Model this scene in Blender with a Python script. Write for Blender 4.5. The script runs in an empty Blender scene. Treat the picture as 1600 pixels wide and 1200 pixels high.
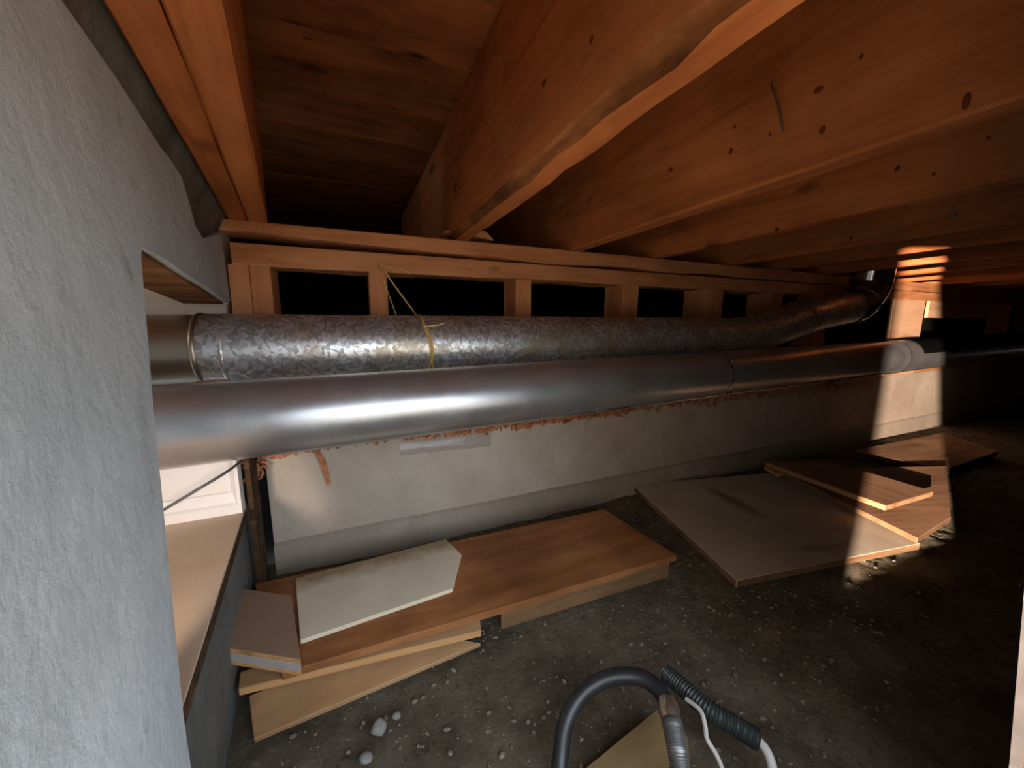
import bpy, bmesh, math, random
from mathutils import Vector, Matrix, noise

random.seed(7)
scene = bpy.context.scene
C = scene.collection

# ------------------------------------------------------------------ camera
G = 0.546                      # camera height above the dirt floor
FPX = 577.0                    # focal length in pixels (1600 x 1200 frame)
PITCH = math.radians(9.06)
YAW = math.radians(23.3)       # camera heading, clockwise from +Y
cam_d = bpy.data.cameras.new('camera')
cam = bpy.data.objects.new('camera', cam_d)
C.objects.link(cam)
cam.location = (0, 0, G)
cam.rotation_euler = (math.pi / 2 - PITCH, 0, -YAW)
cam_d.sensor_width = 36.0
cam_d.lens = 36.0 * FPX / 1600.0
cam_d.clip_start = 0.01
scene.camera = cam

# ------------------------------------------------------------------ light
w = bpy.data.worlds.new('sky')
scene.world = w
w.use_nodes = True
bg = w.node_tree.nodes['Background']
bg.inputs['Color'].default_value = (0.77, 0.875, 1.0, 1)
bg.inputs['Strength'].default_value = 4.3

def lamp(name, kind, loc, energy, col, **kw):
    d = bpy.data.lights.new(name, kind)
    d.energy = energy
    d.color = col
    for k, v in kw.items():
        setattr(d, k, v)
    o = bpy.data.objects.new(name, d)
    o.location = loc
    C.objects.link(o)
    return o

# low warm light that shines through the hatch past the photographer
sunl = lamp('hatch_light', 'SPOT', (-2.05, -0.755, G - 0.03), 2500, (1.0, 0.78, 0.62),
            shadow_soft_size=0.018, spot_size=math.radians(34), spot_blend=0.2)
sunl.rotation_euler = (math.radians(88), 0, math.radians(-70))
# added, unseen warm spot that brightens the side room behind the concrete pier
sidel = lamp('side_room_fill_spot', 'SPOT', (-0.275, 0.11, 0.35), 8.0, (1.0, 0.80, 0.66),
             shadow_soft_size=0.04, spot_size=math.radians(40), spot_blend=0.6)
sidel.rotation_euler = (Vector((-0.29, 0.70, 0.18)) - Vector((-0.275, 0.11, 0.35))).to_track_quat('-Z', 'Y').to_euler()
lamp('side_room_fill_point', 'POINT', (-0.62, 0.74, 0.66), 0.30, (1.0, 0.84, 0.68), shadow_soft_size=0.03)  # added unseen point light that brightens the cream wall above the ducts
# the hatch opening is a portal for the sky
pl = lamp('hatch_portal', 'AREA', (0.15, -0.07, 0.38), 1, (1, 1, 1), shape='RECTANGLE', size=0.72, size_y=0.6)
pl.rotation_euler = (math.radians(90), 0, 0)
pl.data.cycles.is_portal = True

vs = scene.view_settings
vs.view_transform = 'Standard'
vs.look = 'None'
vs.gamma = 1.0
vs.use_curve_mapping = False
vs.exposure = 0.45

# ------------------------------------------------------------------ pixel helpers
SP, CP, ST, CT = math.sin(PITCH), math.cos(PITCH), math.sin(YAW), math.cos(YAW)
EYE = Vector((0, 0, G))

def ray(px, py):
    lat, v = px - 800.0, 600.0 - py
    fwd, up = FPX * CP + v * SP, -FPX * SP + v * CP
    return Vector((lat * CT + fwd * ST, -lat * ST + fwd * CT, up))
def onZ(px, py, z=0.0):
    d = ray(px, py); return EYE + d * ((z - G) / d.z)
def onY(px, py, y):
    d = ray(px, py); return EYE + d * (y / d.y)
def onX(px, py, x):
    d = ray(px, py); return EYE + d * (x / d.x)
LW0, LWS = -0.214, 0.13          # face of the concrete pier: X = LW0 + LWS * (0.9 - Y)
def XL(y): return LW0 + LWS * (0.9 - y)
def onL(px, py):
    d = ray(px, py); k = (LW0 + LWS * 0.9) / (d.x + LWS * d.y); return EYE + d * k

# ------------------------------------------------------------------ materials
class NT:
    def __init__(s, name):
        s.m = bpy.data.materials.new(name); s.m.use_nodes = True
        s.t = s.m.node_tree; s.b = s.t.nodes['Principled BSDF']
    def n(s, typ, **kw):
        o = s.t.nodes.new(typ)
        for k, v in kw.items():
            if k in o.inputs: o.inputs[k].default_value = v
            else: setattr(o, k, v)
        return o
    def l(s, a, b): s.t.links.new(a, b)
    def coords(s, scale=(1, 1, 1), rnd=True):
        tc = s.n('ShaderNodeTexCoord'); mp = s.n('ShaderNodeMapping')
        mp.inputs['Scale'].default_value = scale
        if rnd:
            oi = s.n('ShaderNodeObjectInfo')
            mu = s.n('ShaderNodeMath', operation='MULTIPLY'); mu.inputs[1].default_value = 37.0
            s.l(oi.outputs['Random'], mu.inputs[0])
            ad = s.n('ShaderNodeVectorMath', operation='ADD')
            s.l(tc.outputs['Object'], ad.inputs[0]); s.l(mu.outputs[0], ad.inputs[1])
            s.l(ad.outputs[0], mp.inputs['Vector'])
        else:
            s.l(tc.outputs['Object'], mp.inputs['Vector'])
        return mp.outputs[0]
    def noise(s, vec, scale, detail=4, rough=0.55, dist=0.0):
        o = s.n('ShaderNodeTexNoise'); o.inputs['Scale'].default_value = scale
        o.inputs['Detail'].default_value = detail; o.inputs['Roughness'].default_value = rough
        o.inputs['Distortion'].default_value = dist
        s.l(vec, o.inputs['Vector']); return o.outputs['Fac']
    def ramp(s, fac, stops):
        o = s.n('ShaderNodeValToRGB'); e = o.color_ramp.elements
        while len(e) < len(stops): e.new(0.5)
        for i, (p, c) in enumerate(stops):
            e[i].position = p; e[i].color = (*c, 1) if len(c) == 3 else c
        s.l(fac, o.inputs[0]); return o.outputs['Color']
    def mix(s, fac, a, b, mode='MIX'):
        o = s.n('ShaderNodeMix', data_type='RGBA', blend_type=mode)
        for sock, val in ((o.inputs[0], fac), (o.inputs[6], a), (o.inputs[7], b)):
            if hasattr(val, 'is_linked'): s.l(val, sock)
            elif isinstance(val, (int, float)): sock.default_value = val
            else: sock.default_value = (*val, 1)
        return o.outputs[2]
    def bump(s, h, strength, dist):
        o = s.n('ShaderNodeBump'); o.inputs['Strength'].default_value = strength
        o.inputs['Distance'].default_value = dist
        s.l(h, o.inputs['Height']); s.l(o.outputs[0], s.b.inputs['Normal'])

def wood(name, dark, mid, light, rough=0.7, grain=1.0, knots=True, bump=0.25, stain=0.0, spec=0.12):
    t = NT(name)
    v = t.coords((1.6, 20 * grain, 20 * grain))
    g = t.noise(v, 2.2, 6, 0.6, 0.6)
    col = t.ramp(g, [(0.25, dark), (0.5, mid), (0.78, light)])
    v2 = t.coords((1, 1, 1))
    if stain:
        n = t.noise(v2, 6, 5, 0.6)
        f = t.ramp(n, [(0.40, (1, 1, 1)), (0.62, (1 - stain,) * 3)])
        col = t.mix(1.0, col, f, 'MULTIPLY')
    if knots:
        vk = t.coords((5.0, 11, 11))
        vo = t.n('ShaderNodeTexVoronoi'); vo.inputs['Scale'].default_value = 1.0
        t.l(vk, vo.inputs['Vector'])
        kf = t.ramp(vo.outputs['Distance'], [(0.06, (1, 1, 1)), (0.17, (0, 0, 0))])
        col = t.mix(kf, col, tuple(c * 0.35 for c in dark))
    t.l(col, t.b.inputs['Base Color'])
    t.b.inputs['Roughness'].default_value = rough
    t.b.inputs['Specular IOR Level'].default_value = spec
    t.bump(g, bump, 0.004)
    return t.m

def concrete(name, a, b, spot, scale=9, bump=0.5, spots=0.35):
    t = NT(name)
    v = t.coords()
    n1 = t.noise(v, scale, 8, 0.62)
    col = t.ramp(n1, [(0.30, a), (0.70, b)])
    n2 = t.noise(v, scale * 4.3, 5, 0.6)
    f = t.ramp(n2, [(0.60, (0, 0, 0)), (0.74, (spots,) * 3)])
    col = t.mix(f, col, spot)
    n3 = t.noise(v, 2.6, 3, 0.5)
    f3 = t.ramp(n3, [(0.45, (0, 0, 0)), (0.75, (0.5,) * 3)])
    n5 = t.noise(t.coords((1, 1, 0.35)), 16, 4, 0.5)
    f5 = t.ramp(n5, [(0.62, (0, 0, 0)), (0.72, (spots * 0.9,) * 3)])
    col = t.mix(f5, col, spot)
    col = t.mix(f3, col, spot)
    t.l(col, t.b.inputs['Base Color'])
    t.b.inputs['Roughness'].default_value = 0.92
    t.b.inputs['Specular IOR Level'].default_value = 0.2
    n4 = t.noise(v, 55, 8, 0.65)
    t.bump(n4, bump, 0.004)
    return t.m

def plain(name, col, rough=0.6, metal=0.0, var=0.12, scale=30, spec=0.4, bump=0.1):
    t = NT(name)
    n = t.noise(t.coords(), scale, 4)
    c = t.ramp(n, [(0.3, tuple(x * (1 - var) for x in col)), (0.7, tuple(min(1, x * (1 + var)) for x in col))])
    t.l(c, t.b.inputs['Base Color'])
    t.b.inputs['Roughness'].default_value = rough
    t.b.inputs['Metallic'].default_value = metal
    t.b.inputs['Specular IOR Level'].default_value = spec
    t.bump(n, bump, 0.002)
    return t.m

def spangle(name):
    t = NT(name)
    v = t.coords((1, 1, 1))
    vo = t.n('ShaderNodeTexVoronoi'); vo.inputs['Scale'].default_value = 145.0
    dn = t.n('ShaderNodeTexNoise'); dn.inputs['Scale'].default_value = 60; t.l(v, dn.inputs['Vector'])
    vm = t.n('ShaderNodeMix', data_type='RGBA', blend_type='LINEAR_LIGHT'); vm.inputs[0].default_value = 0.012
    t.l(v, vm.inputs[6]); t.l(dn.outputs['Color'], vm.inputs[7]); t.l(vm.outputs[2], vo.inputs['Vector'])
    bw = t.n('ShaderNodeRGBToBW'); t.l(vo.outputs['Color'], bw.inputs[0])
    col = t.ramp(bw.outputs[0], [(0.25, (0.36, 0.36, 0.35)), (0.5, (0.56, 0.56, 0.57)), (0.75, (0.82, 0.82, 0.85))])
    n = t.noise(v, 14, 5)
    f = t.ramp(n, [(0.46, (0, 0, 0)), (0.66, (0.7,) * 3)])
    col = t.mix(f, col, (0.42, 0.33, 0.20))
    t.l(col, t.b.inputs['Base Color'])
    t.b.inputs['Metallic'].default_value = 0.80
    r = t.ramp(bw.outputs[0], [(0.2, (0.47,) * 3), (0.8, (0.36,) * 3)])
    t.l(r, t.b.inputs['Roughness'])
    t.bump(bw.outputs[0], 0.12, 0.002)
    return t.m

def galv(name, col=(0.62, 0.63, 0.64), rough=0.3, metal=0.96):
    t = NT(name)
    v = t.coords()
    n = t.noise(v, 11, 5, 0.6)
    c = t.ramp(n, [(0.35, tuple(x * 0.80 for x in col)), (0.7, col)])
    t.l(c, t.b.inputs['Base Color'])
    t.b.inputs['Metallic'].default_value = metal
    r = t.ramp(n, [(0.3, (rough,) * 3), (0.75, (rough + 0.12,) * 3)])
    t.l(r, t.b.inputs['Roughness'])
    t.bump(t.noise(v, 5, 2), 0.08, 0.01)
    return t.m

M = {}
M['joist'] = wood('joist_timber', (0.32, 0.092, 0.025), (0.53, 0.168, 0.050), (0.64, 0.225, 0.074), 0.62, 0.6, True, 0.15, 0.25, 0.15)
M['plate'] = wood('plate_timber', (0.42, 0.16, 0.06), (0.64, 0.27, 0.115), (0.74, 0.35, 0.16), 0.7, 0.7, True, 0.2, 0.15)
M['sheath'] = wood('pine_sheathing', (0.56, 0.30, 0.16), (0.72, 0.42, 0.25), (0.80, 0.50, 0.31), 0.75, 0.7, False, 0.1, 0.1)
M['subfloor'] = wood('subfloor_board', (0.12, 0.036, 0.011), (0.27, 0.088, 0.027), (0.40, 0.145, 0.046), 0.75, 0.35, True, 0.2, 0.35)
M['bark'] = wood('bark_wood', (0.035, 0.015, 0.006), (0.16, 0.065, 0.022), (0.36, 0.15, 0.05), 0.85, 0.5, False, 0.8)
M['wane'] = wood('waney_edge', (0.03, 0.011, 0.004), (0.24, 0.085, 0.025), (0.58, 0.23, 0.075), 0.85, 0.6, False, 1.0, 0.6)
M['darkedge'] = wood('dirty_board_edge', (0.02, 0.012, 0.007), (0.07, 0.04, 0.02), (0.17, 0.095, 0.045), 0.9, 0.8, False, 0.5)
M['knot'] = plain('wood_knot', (0.15, 0.042, 0.012), 1.0, var=0.5, scale=300, spec=0.0)
M['redplank'] = wood('red_brown_veneer', (0.24, 0.092, 0.030), (0.38, 0.155, 0.058), (0.50, 0.225, 0.092), 0.55, 0.5, False, 0.12, 0.35)
M['paleplank'] = wood('pale_pine', (0.32, 0.16, 0.07), (0.48, 0.28, 0.135), (0.58, 0.38, 0.20), 0.65, 0.5, True, 0.15, 0.2)
M['edgeply'] = wood('plywood_edge', (0.38, 0.17, 0.06), (0.60, 0.31, 0.12), (0.72, 0.42, 0.20), 0.7, 1.5, False, 0.1)
M['brownboard'] = wood('brown_board', (0.20, 0.10, 0.05), (0.34, 0.185, 0.105), (0.44, 0.26, 0.155), 0.7, 0.6, False, 0.2, 0.2)
M['tan'] = plain('tan_laminate', (0.30, 0.185, 0.12), 0.45, var=0.08, scale=5)
M['greycore'] = plain('grey_board_core', (0.46, 0.40, 0.36), 0.9, scale=90, bump=0.4)
M['cream'] = concrete('cream_panel', (0.78, 0.67, 0.49), (0.86, 0.76, 0.58), (0.36, 0.26, 0.15), 4, 0.08, 0.12)
def stained_cream():
    m = M['cream'].copy(); m.name = 'cream_board_stained'; t = m.node_tree
    b = t.nodes['Principled BSDF']; src = b.inputs['Base Color'].links[0].from_socket
    N = lambda ty: t.nodes.new(ty)
    tc, sp, ns, ad, rp, mx = N('ShaderNodeTexCoord'), N('ShaderNodeSeparateXYZ'), N('ShaderNodeTexNoise'), N('ShaderNodeMath'), N('ShaderNodeValToRGB'), N('ShaderNodeMix')
    ns.inputs['Scale'].default_value = 22; ns.inputs['Detail'].default_value = 5
    t.links.new(tc.outputs['Object'], sp.inputs[0]); t.links.new(tc.outputs['Object'], ns.inputs['Vector'])
    ad.operation = 'MULTIPLY_ADD'; ad.inputs[1].default_value = 0.06
    t.links.new(ns.outputs['Fac'], ad.inputs[0]); t.links.new(sp.outputs['Y'], ad.inputs[2])
    rp.color_ramp.elements[0].position = 0.058; rp.color_ramp.elements[0].color = (0, 0, 0, 1)
    rp.color_ramp.elements[1].position = 0.095; rp.color_ramp.elements[1].color = (0.85, 0.85, 0.85, 1)
    t.links.new(ad.outputs[0], rp.inputs[0])
    mx.data_type = 'RGBA'; mx.inputs[7].default_value = (0.30, 0.20, 0.09, 1)
    t.links.new(rp.outputs['Color'], mx.inputs[0]); t.links.new(src, mx.inputs[6]); t.links.new(mx.outputs[2], b.inputs['Base Color'])
    return m
M['creamstain'] = stained_cream()
M['beige'] = concrete('beige_panel', (0.53, 0.43, 0.32), (0.64, 0.54, 0.42), (0.24, 0.16, 0.10), 5, 0.12, 0.2)
M['sillboard'] = concrete('stained_plywood', (0.60, 0.45, 0.32), (0.70, 0.55, 0.41), (0.40, 0.27, 0.17), 6, 0.12, 0.25)
M['conc_left'] = concrete('pale_concrete', (0.42, 0.465, 0.485), (0.61, 0.655, 0.67), (0.22, 0.235, 0.235), 5, 0.6, 0.6)
M['conc_back'] = concrete('foundation_concrete', (0.47, 0.385, 0.30), (0.60, 0.50, 0.40), (0.28, 0.20, 0.13), 10, 0.35, 0.35)
M['jamb_dark'] = plain('darkened_jamb', (0.05, 0.046, 0.045), 0.9, var=0.2, spec=0.1)  # base colour darkened to offset the strong hatch lamp on the jamb
M['lowconc'] = concrete('dark_concrete', (0.13, 0.13, 0.12), (0.22, 0.22, 0.20), (0.08, 0.075, 0.065), 8, 0.4, 0.4)  # darker grey than the pier concrete
M['footing'] = concrete('footing_concrete', (0.37, 0.30, 0.235), (0.46, 0.38, 0.30), (0.24, 0.18, 0.12), 10, 0.35, 0.3)
M['mortar'] = concrete('crumbled_mortar', (0.10, 0.095, 0.085), (0.26, 0.25, 0.225), (0.14, 0.08, 0.04), 14, 1.0, 0.8)
M['cream_wall'] = concrete('cream_wall', (0.62, 0.53, 0.42), (0.70, 0.61, 0.50), (0.5, 0.38, 0.27), 5, 0.1, 0.2)
M['white'] = plain('white_paint', (0.80, 0.76, 0.72), 0.4, var=0.02, bump=0.02)
M['void'] = plain('unlit_black', (0.012, 0.011, 0.010), 0.95, var=0.2, spec=0.05)  # lack of light behind the studs painted as a black base colour
M['darkbatten'] = wood('dull_batten', (0.16, 0.085, 0.04), (0.28, 0.16, 0.08), (0.36, 0.22, 0.12), 0.8, 0.7, False, 0.2, 0.3)
M['scrap'] = wood('dull_scrap_board', (0.15, 0.095, 0.042), (0.23, 0.15, 0.07), (0.30, 0.20, 0.10), 0.8, 0.5, False, 0.15, 0.2)
M['black'] = plain('black_rubber', (0.018, 0.020, 0.023), 0.38, var=0.2, spec=0.5)
M['shadowblack'] = plain('painted_shadow', (0.006, 0.006, 0.006), 0.95, var=0.2, spec=0.0)  # flat black for the shadow laid over the lower duct
M['armour'] = galv('armoured_conduit', (0.50, 0.50, 0.50), 0.36)
M['corrug'] = plain('dark_ribbed_plastic', (0.028, 0.034, 0.034), 0.4, var=0.2)
M['whitewire'] = plain('white_cable_jacket', (0.52, 0.50, 0.47), 0.5, var=0.1)
M['greywire'] = plain('grey_cable_jacket', (0.10, 0.095, 0.09), 0.5, var=0.1)
M['brass'] = galv('tarnished_fitting', (0.75, 0.66, 0.55), 0.25)
M['spangle'] = spangle('spangled_galvanised_steel')
M['galv'] = galv('galvanised_steel', (0.66, 0.67, 0.68), 0.29, 0.84)
M['mirror'] = galv('dark_glossy_steel', (0.45, 0.45, 0.45), 0.10)
M['seam'] = galv('bright_steel_seam', (0.82, 0.82, 0.82), 0.22)
M['warmgalv'] = galv('warm_reflection_steel', (0.40, 0.34, 0.26), 0.34)  # warm reflection from the side room painted into the steel colour
M['twine'] = plain('yellow_twine', (0.66, 0.43, 0.13), 0.8, var=0.25, scale=200)
M['insul'] = plain('orange_insulation', (0.50, 0.19, 0.075), 0.95, var=0.45, scale=60, bump=0.6)
M['stone'] = concrete('field_stone', (0.24, 0.22, 0.20), (0.34, 0.32, 0.29), (0.16, 0.14, 0.12), 30, 0.4)
M['grit'] = plain('grit', (0.20, 0.17, 0.13), 0.95, var=0.5, scale=40, spec=0.1)
M['nail'] = galv('nail_steel', (0.55, 0.52, 0.48), 0.3)
M['tape'] = plain('clear_tape', (0.70, 0.62, 0.56), 0.12, var=0.05, spec=0.9)
M['tape'].node_tree.nodes['Principled BSDF'].inputs['Alpha'].default_value = 0.35
M['outdoor'] = concrete('yard_dirt', (0.52, 0.40, 0.28), (0.62, 0.50, 0.36), (0.4, 0.3, 0.2), 3, 0.3)

def dirt():
    t = NT('dirt')
    v = t.coords((1, 1, 1), False)
    n = t.noise(v, 9, 8, 0.7)
    c = t.ramp(n, [(0.30, (0.09, 0.068, 0.042)), (0.52, (0.19, 0.155, 0.105)), (0.74, (0.32, 0.275, 0.20))])
    n2 = t.noise(v, 90, 4, 0.6)
    f = t.ramp(n2, [(0.60, (0, 0, 0)), (0.70, (0.6,) * 3)])
    c = t.mix(f, c, (0.34, 0.29, 0.215))
    f2 = t.ramp(n2, [(0.28, (0.75,) * 3), (0.40, (0, 0, 0))])
    c = t.mix(f2, c, (0.07, 0.05, 0.032))
    t.l(c, t.b.inputs['Base Color'])
    t.b.inputs['Roughness'].default_value = 0.97
    t.b.inputs['Specular IOR Level'].default_value = 0.15
    t.bump(t.noise(v, 70, 9, 0.75), 1.0, 0.01)
    return t.m
M['dirt'] = dirt()

# ------------------------------------------------------------------ object helpers
def tag(o, label=None, cat=None, group=None, kind=None):
    if label: o['label'] = label
    if cat: o['category'] = cat
    if group: o['group'] = group
    if kind: o['kind'] = kind
    return o

def link(name, me, mat, parent=None, mw=None, smooth=None):
    if mat is not None and not me.materials: me.materials.append(M[mat])
    if smooth is not None:
        for p in me.polygons: p.use_smooth = True
        me.set_sharp_from_angle(angle=math.radians(smooth))
    o = bpy.data.objects.new(name, me)
    C.objects.link(o)
    if mw is not None: o.matrix_world = mw
    if parent is not None:
        o.parent = parent
        if mw is not None:
            o.matrix_parent_inverse = Matrix.Identity(4)
            o.matrix_basis = pworld(parent).inverted() @ mw
    return o

def pworld(p):
    m = p.matrix_basis.copy()
    while p.parent: p = p.parent; m = p.matrix_basis @ m
    return m

def bm_mesh(name, bm):
    bmesh.ops.recalc_face_normals(bm, faces=bm.faces[:])
    me = bpy.data.meshes.new(name); bm.to_mesh(me); bm.free()
    return me

def empty(name, loc):
    o = bpy.data.objects.new(name, None); C.objects.link(o); o.location = loc
    o.empty_display_size = 0.05
    return o

def box(name, lo, hi, mat, parent=None, bev=0.0):
    lo, hi = Vector(lo), Vector(hi); c = (lo + hi) / 2
    bm = bmesh.new(); bmesh.ops.create_cube(bm, size=1.0)
    for v in bm.verts: v.co = Vector((v.co.x * (hi.x - lo.x), v.co.y * (hi.y - lo.y), v.co.z * (hi.z - lo.z)))
    if bev: bmesh.ops.bevel(bm, geom=bm.edges[:], offset=bev, segments=2, affect='EDGES')
    return link(name, bm_mesh(name, bm), mat, parent, Matrix.Translation(c))

def nz(x, s): return noise.noise(Vector((x, s * 7.31, s * 3.17)))

def timber(name, a, b, wid, hgt, mat, parent=None, seed=0, jit=0.0012, rings=26, up=Vector((0, 0, 1)),
           wane=None, cham=0.0025, bark=None):
    """sawn timber from a to b (centre line of its underside); wid across, hgt up. wane(t) -> (dl, dr, db): shifts of
    the lower left / right corners and the underside"""
    a, b = Vector(a), Vector(b); L = (b - a).length
    x = (b - a).normalized(); y = up.cross(x).normalized(); z = x.cross(y)
    mid = (a + b) / 2 + z * (hgt / 2)
    mw = Matrix((x, y, z)).transposed().to_4x4(); mw.translation = mid
    verts, faces, mats = [], [], []
    k = cham
    for i in range(rings + 1):
        t = i / rings; px = (t - 0.5) * L
        dl, dr, db = wane(t) if wane else (0, 0, 0)
        w2, h2 = wid / 2, hgt / 2
        j = lambda q: jit * nz(t * L * 6, seed * 1.7 + q)
        kl, kr = k + dl, k + dr
        sec = [(-w2 + kl, -h2 + db + j(1)), (w2 - kr, -h2 + db + j(2)), (w2 + j(3), -h2 + kr + db), (w2 + j(4), h2 - k),
               (w2 - k, h2), (-w2 + k, h2), (-w2 + j(5), h2 - k), (-w2 + j(6), -h2 + kl + db)]
        verts += [(px, p[0], p[1]) for p in sec]
    n = 8
    for i in range(rings):
        for q in range(n):
            q2 = (q + 1) % n
            faces.append((i * n + q, i * n + q2, (i + 1) * n + q2, (i + 1) * n + q))
            mats.append(1 if (bark and q in (1, 7)) else 0)
    faces.append(tuple(range(n))); mats.append(0)
    faces.append(tuple(rings * n + q for q in range(n))[::-1]); mats.append(0)
    me = bpy.data.meshes.new(name); me.from_pydata(verts, [], faces)
    me.materials.append(M[mat])
    if bark:
        me.materials.append(M[bark])
        me.polygons.foreach_set('material_index', mats)
    bm = bmesh.new(); bm.from_mesh(me); bmesh.ops.recalc_face_normals(bm, faces=bm.faces[:]); bm.to_mesh(me); bm.free()
    return link(name, me, None, parent, mw, 30)

def slab(name, pts, thick, mat, parent=None, bev=0.0012, edge=None, xdir=None):
    """flat board: pts = outline of the top face in the world, thick downwards"""
    pts = [Vector(p) for p in pts]; c = sum(pts, Vector()) / len(pts)
    n = Vector()
    for i, p in enumerate(pts):
        q = pts[(i + 1) % len(pts)]; n += (p - c).cross(q - c)
    n.normalize()
    if n.z < 0: n = -n
    if xdir is None:
        e = max(((pts[(i + 1) % len(pts)] - p) for i, p in enumerate(pts)), key=lambda v: v.length)
    else: e = Vector(xdir)
    x = (e - n * e.dot(n)).normalized(); y = n.cross(x)
    mw = Matrix((x, y, n)).transposed().to_4x4(); mw.translation = c
    bm = bmesh.new()
    top = [bm.verts.new(((p - c).dot(x), (p - c).dot(y), 0)) for p in pts]
    bot = [bm.verts.new((v.co.x, v.co.y, -thick)) for v in top]
    bm.faces.new(top); bm.faces.new(bot[::-1])
    for i in range(len(top)):
        j = (i + 1) % len(top)
        f = bm.faces.new((top[i], bot[i], bot[j], top[j])); f.material_index = 1 if edge else 0
    if bev: bmesh.ops.bevel(bm, geom=bm.edges[:], offset=bev, segments=1, affect='EDGES')
    me = bm_mesh(name, bm); me.materials.append(M[mat])
    if edge: me.materials.append(M[edge])
    return link(name, me, None, parent, mw)

def spline(pts, n):
    pts = [Vector(p) for p in pts]
    P = [pts[0] * 2 - pts[1]] + pts + [pts[-1] * 2 - pts[-2]]
    out = []; seg = len(pts) - 1
    for i in range(n + 1):
        u = i / n * seg; k = min(int(u), seg - 1); t = u - k
        a, b, c, d = P[k:k + 4]
        out.append(0.5 * ((2 * b) + (c - a) * t + (2 * a - 5 * b + 4 * c - d) * t * t + (3 * b - a - 3 * c + d) * t ** 3))
    return out

def tube(name, pts, r, mat, parent=None, seg=12, caps=True, hollow=None, smooth=40, frame=None):
    """swept tube through points; r number or function of t"""
    pts = [Vector(p) for p in pts]; c = pts[0].copy() if frame is None else Vector(frame)
    rf = r if callable(r) else (lambda t: r)
    verts, faces = [], []; N = len(pts)
    tan = [(pts[min(i + 1, N - 1)] - pts[max(i - 1, 0)]).normalized() for i in range(N)]
    u = tan[0].orthogonal().normalized()
    for i in range(N):
        u = (u - tan[i] * u.dot(tan[i])).normalized(); v = tan[i].cross(u)
        rr = rf(i / (N - 1))
        for q in range(seg):
            a = 2 * math.pi * q / seg
            verts.append(pts[i] + (u * math.cos(a) + v * math.sin(a)) * rr - c)
    for i in range(N - 1):
        for q in range(seg):
            q2 = (q + 1) % seg
            faces.append((i * seg + q, i * seg + q2, (i + 1) * seg + q2, (i + 1) * seg + q))
    if caps:
        faces.append(tuple(range(seg))[::-1]); faces.append(tuple((N - 1) * seg + q for q in range(seg)))
    me = bpy.data.meshes.new(name); me.from_pydata(verts, [], faces)
    bm = bmesh.new(); bm.from_mesh(me); bmesh.ops.recalc_face_normals(bm, faces=bm.faces[:]); bm.to_mesh(me); bm.free()
    return link(name, me, mat, parent, Matrix.Translation(c), smooth)

def straight(a, b, n): return [Vector(a).lerp(Vector(b), i / n) for i in range(n + 1)]

def prism_x(name, yz, x0f, x1f, mat, kind=None, parent=None, bev=0.002):
    """outline in (y, z) extruded between x0f(y) and x1f(y)"""
    bm = bmesh.new()
    A = [bm.verts.new((x0f(y), y, z)) for y, z in yz]; B = [bm.verts.new((x1f(y), y, z)) for y, z in yz]
    bm.faces.new(A); bm.faces.new(B[::-1])
    for i in range(len(A)):
        j = (i + 1) % len(A); bm.faces.new((A[i], B[i], B[j], A[j]))
    if bev: bmesh.ops.bevel(bm, geom=[e for e in bm.edges if e.verts[0] in A and e.verts[1] in A], offset=bev, segments=2, affect='EDGES')
    return link(name, bm_mesh(name, bm), mat, parent)

# heights above the dirt
ZP = G + 0.2016        # underside of the joists / top of the stud wall
ZC = ZP + 0.262        # underside of the subfloor
ZF = G - 0.238         # top of the concrete foundation
WY = 0.90              # face of foundation and studs
XE = 6.6               # far end of the crawl space

# ------------------------------------------------------------------ the setting
def make_floor():
    xs, ys = [], []
    x = -0.34
    while x < XE + 0.05:
        xs.append(x); x += 0.009 if x < 1.5 else 0.02 if x < 3.2 else 0.12
    y = 0.02
    while y < WY + 0.05: ys.append(y); y += 0.009
    verts = []
    for yy in ys:
        for xx in xs:
            p = Vector((xx, yy, 0))
            h = 0.007 * noise.noise(p * 7) + 0.0035 * noise.noise(p * 26) + 0.003 * noise.noise(p * 70)
            if xx > 1.0: h += 0.004 * noise.noise(p * 40)
            verts.append((xx, yy, h - 0.007))
    W = len(xs)
    faces = [(j * W + i, j * W + i + 1, (j + 1) * W + i + 1, (j + 1) * W + i) for j in range(len(ys) - 1) for i in range(W - 1)]
    me = bpy.data.meshes.new('floor'); me.from_pydata(verts, [], faces)
    return link('floor', me, 'dirt', smooth=60)
floor = tag(make_floor(), 'trodden grey-brown dirt floor of the crawl space', 'floor', kind='structure')

yard = box('ground_outside', (-6, -8, -0.08), (7, -0.06, -0.02), 'outdoor')
tag(yard, 'bare tan ground outside the hatch', 'ground', kind='structure')

# foundation under the stud wall, with its footing strip
wb = box('wall_back', (-0.187, WY, -0.05), (XE, WY + 0.2, ZF), 'conc_back', bev=0.003)
tag(wb, 'low grey-beige concrete foundation wall under the stud wall', 'wall', kind='structure')
bm = bmesh.new()
prof = [(WY + 0.01, -0.05), (WY - 0.012, -0.05), (WY - 0.010, 0.064), (WY - 0.002, 0.069), (WY + 0.01, 0.069)]
NS = 60
for i in range(NS + 1):
    xx = -0.186 + (XE + 0.186) * i / NS
    for (yy, zz) in prof: bm.verts.new((xx, yy, zz + (0.0025 * nz(xx * 5, 3) if zz > 0 else 0)))
bm.verts.ensure_lookup_table()
for i in range(NS):
    for k in range(len(prof)):
        k2 = (k + 1) % len(prof); n = len(prof)
        bm.faces.new([bm.verts[i * n + k], bm.verts[i * n + k2], bm.verts[(i + 1) * n + k2], bm.verts[(i + 1) * n + k]])
foot = link('trim_1', bm_mesh('trim_1', bm), 'footing', smooth=30)
tag(foot, 'grey concrete footing strip along the foot of the foundation wall', 'footing', kind='structure')

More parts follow.
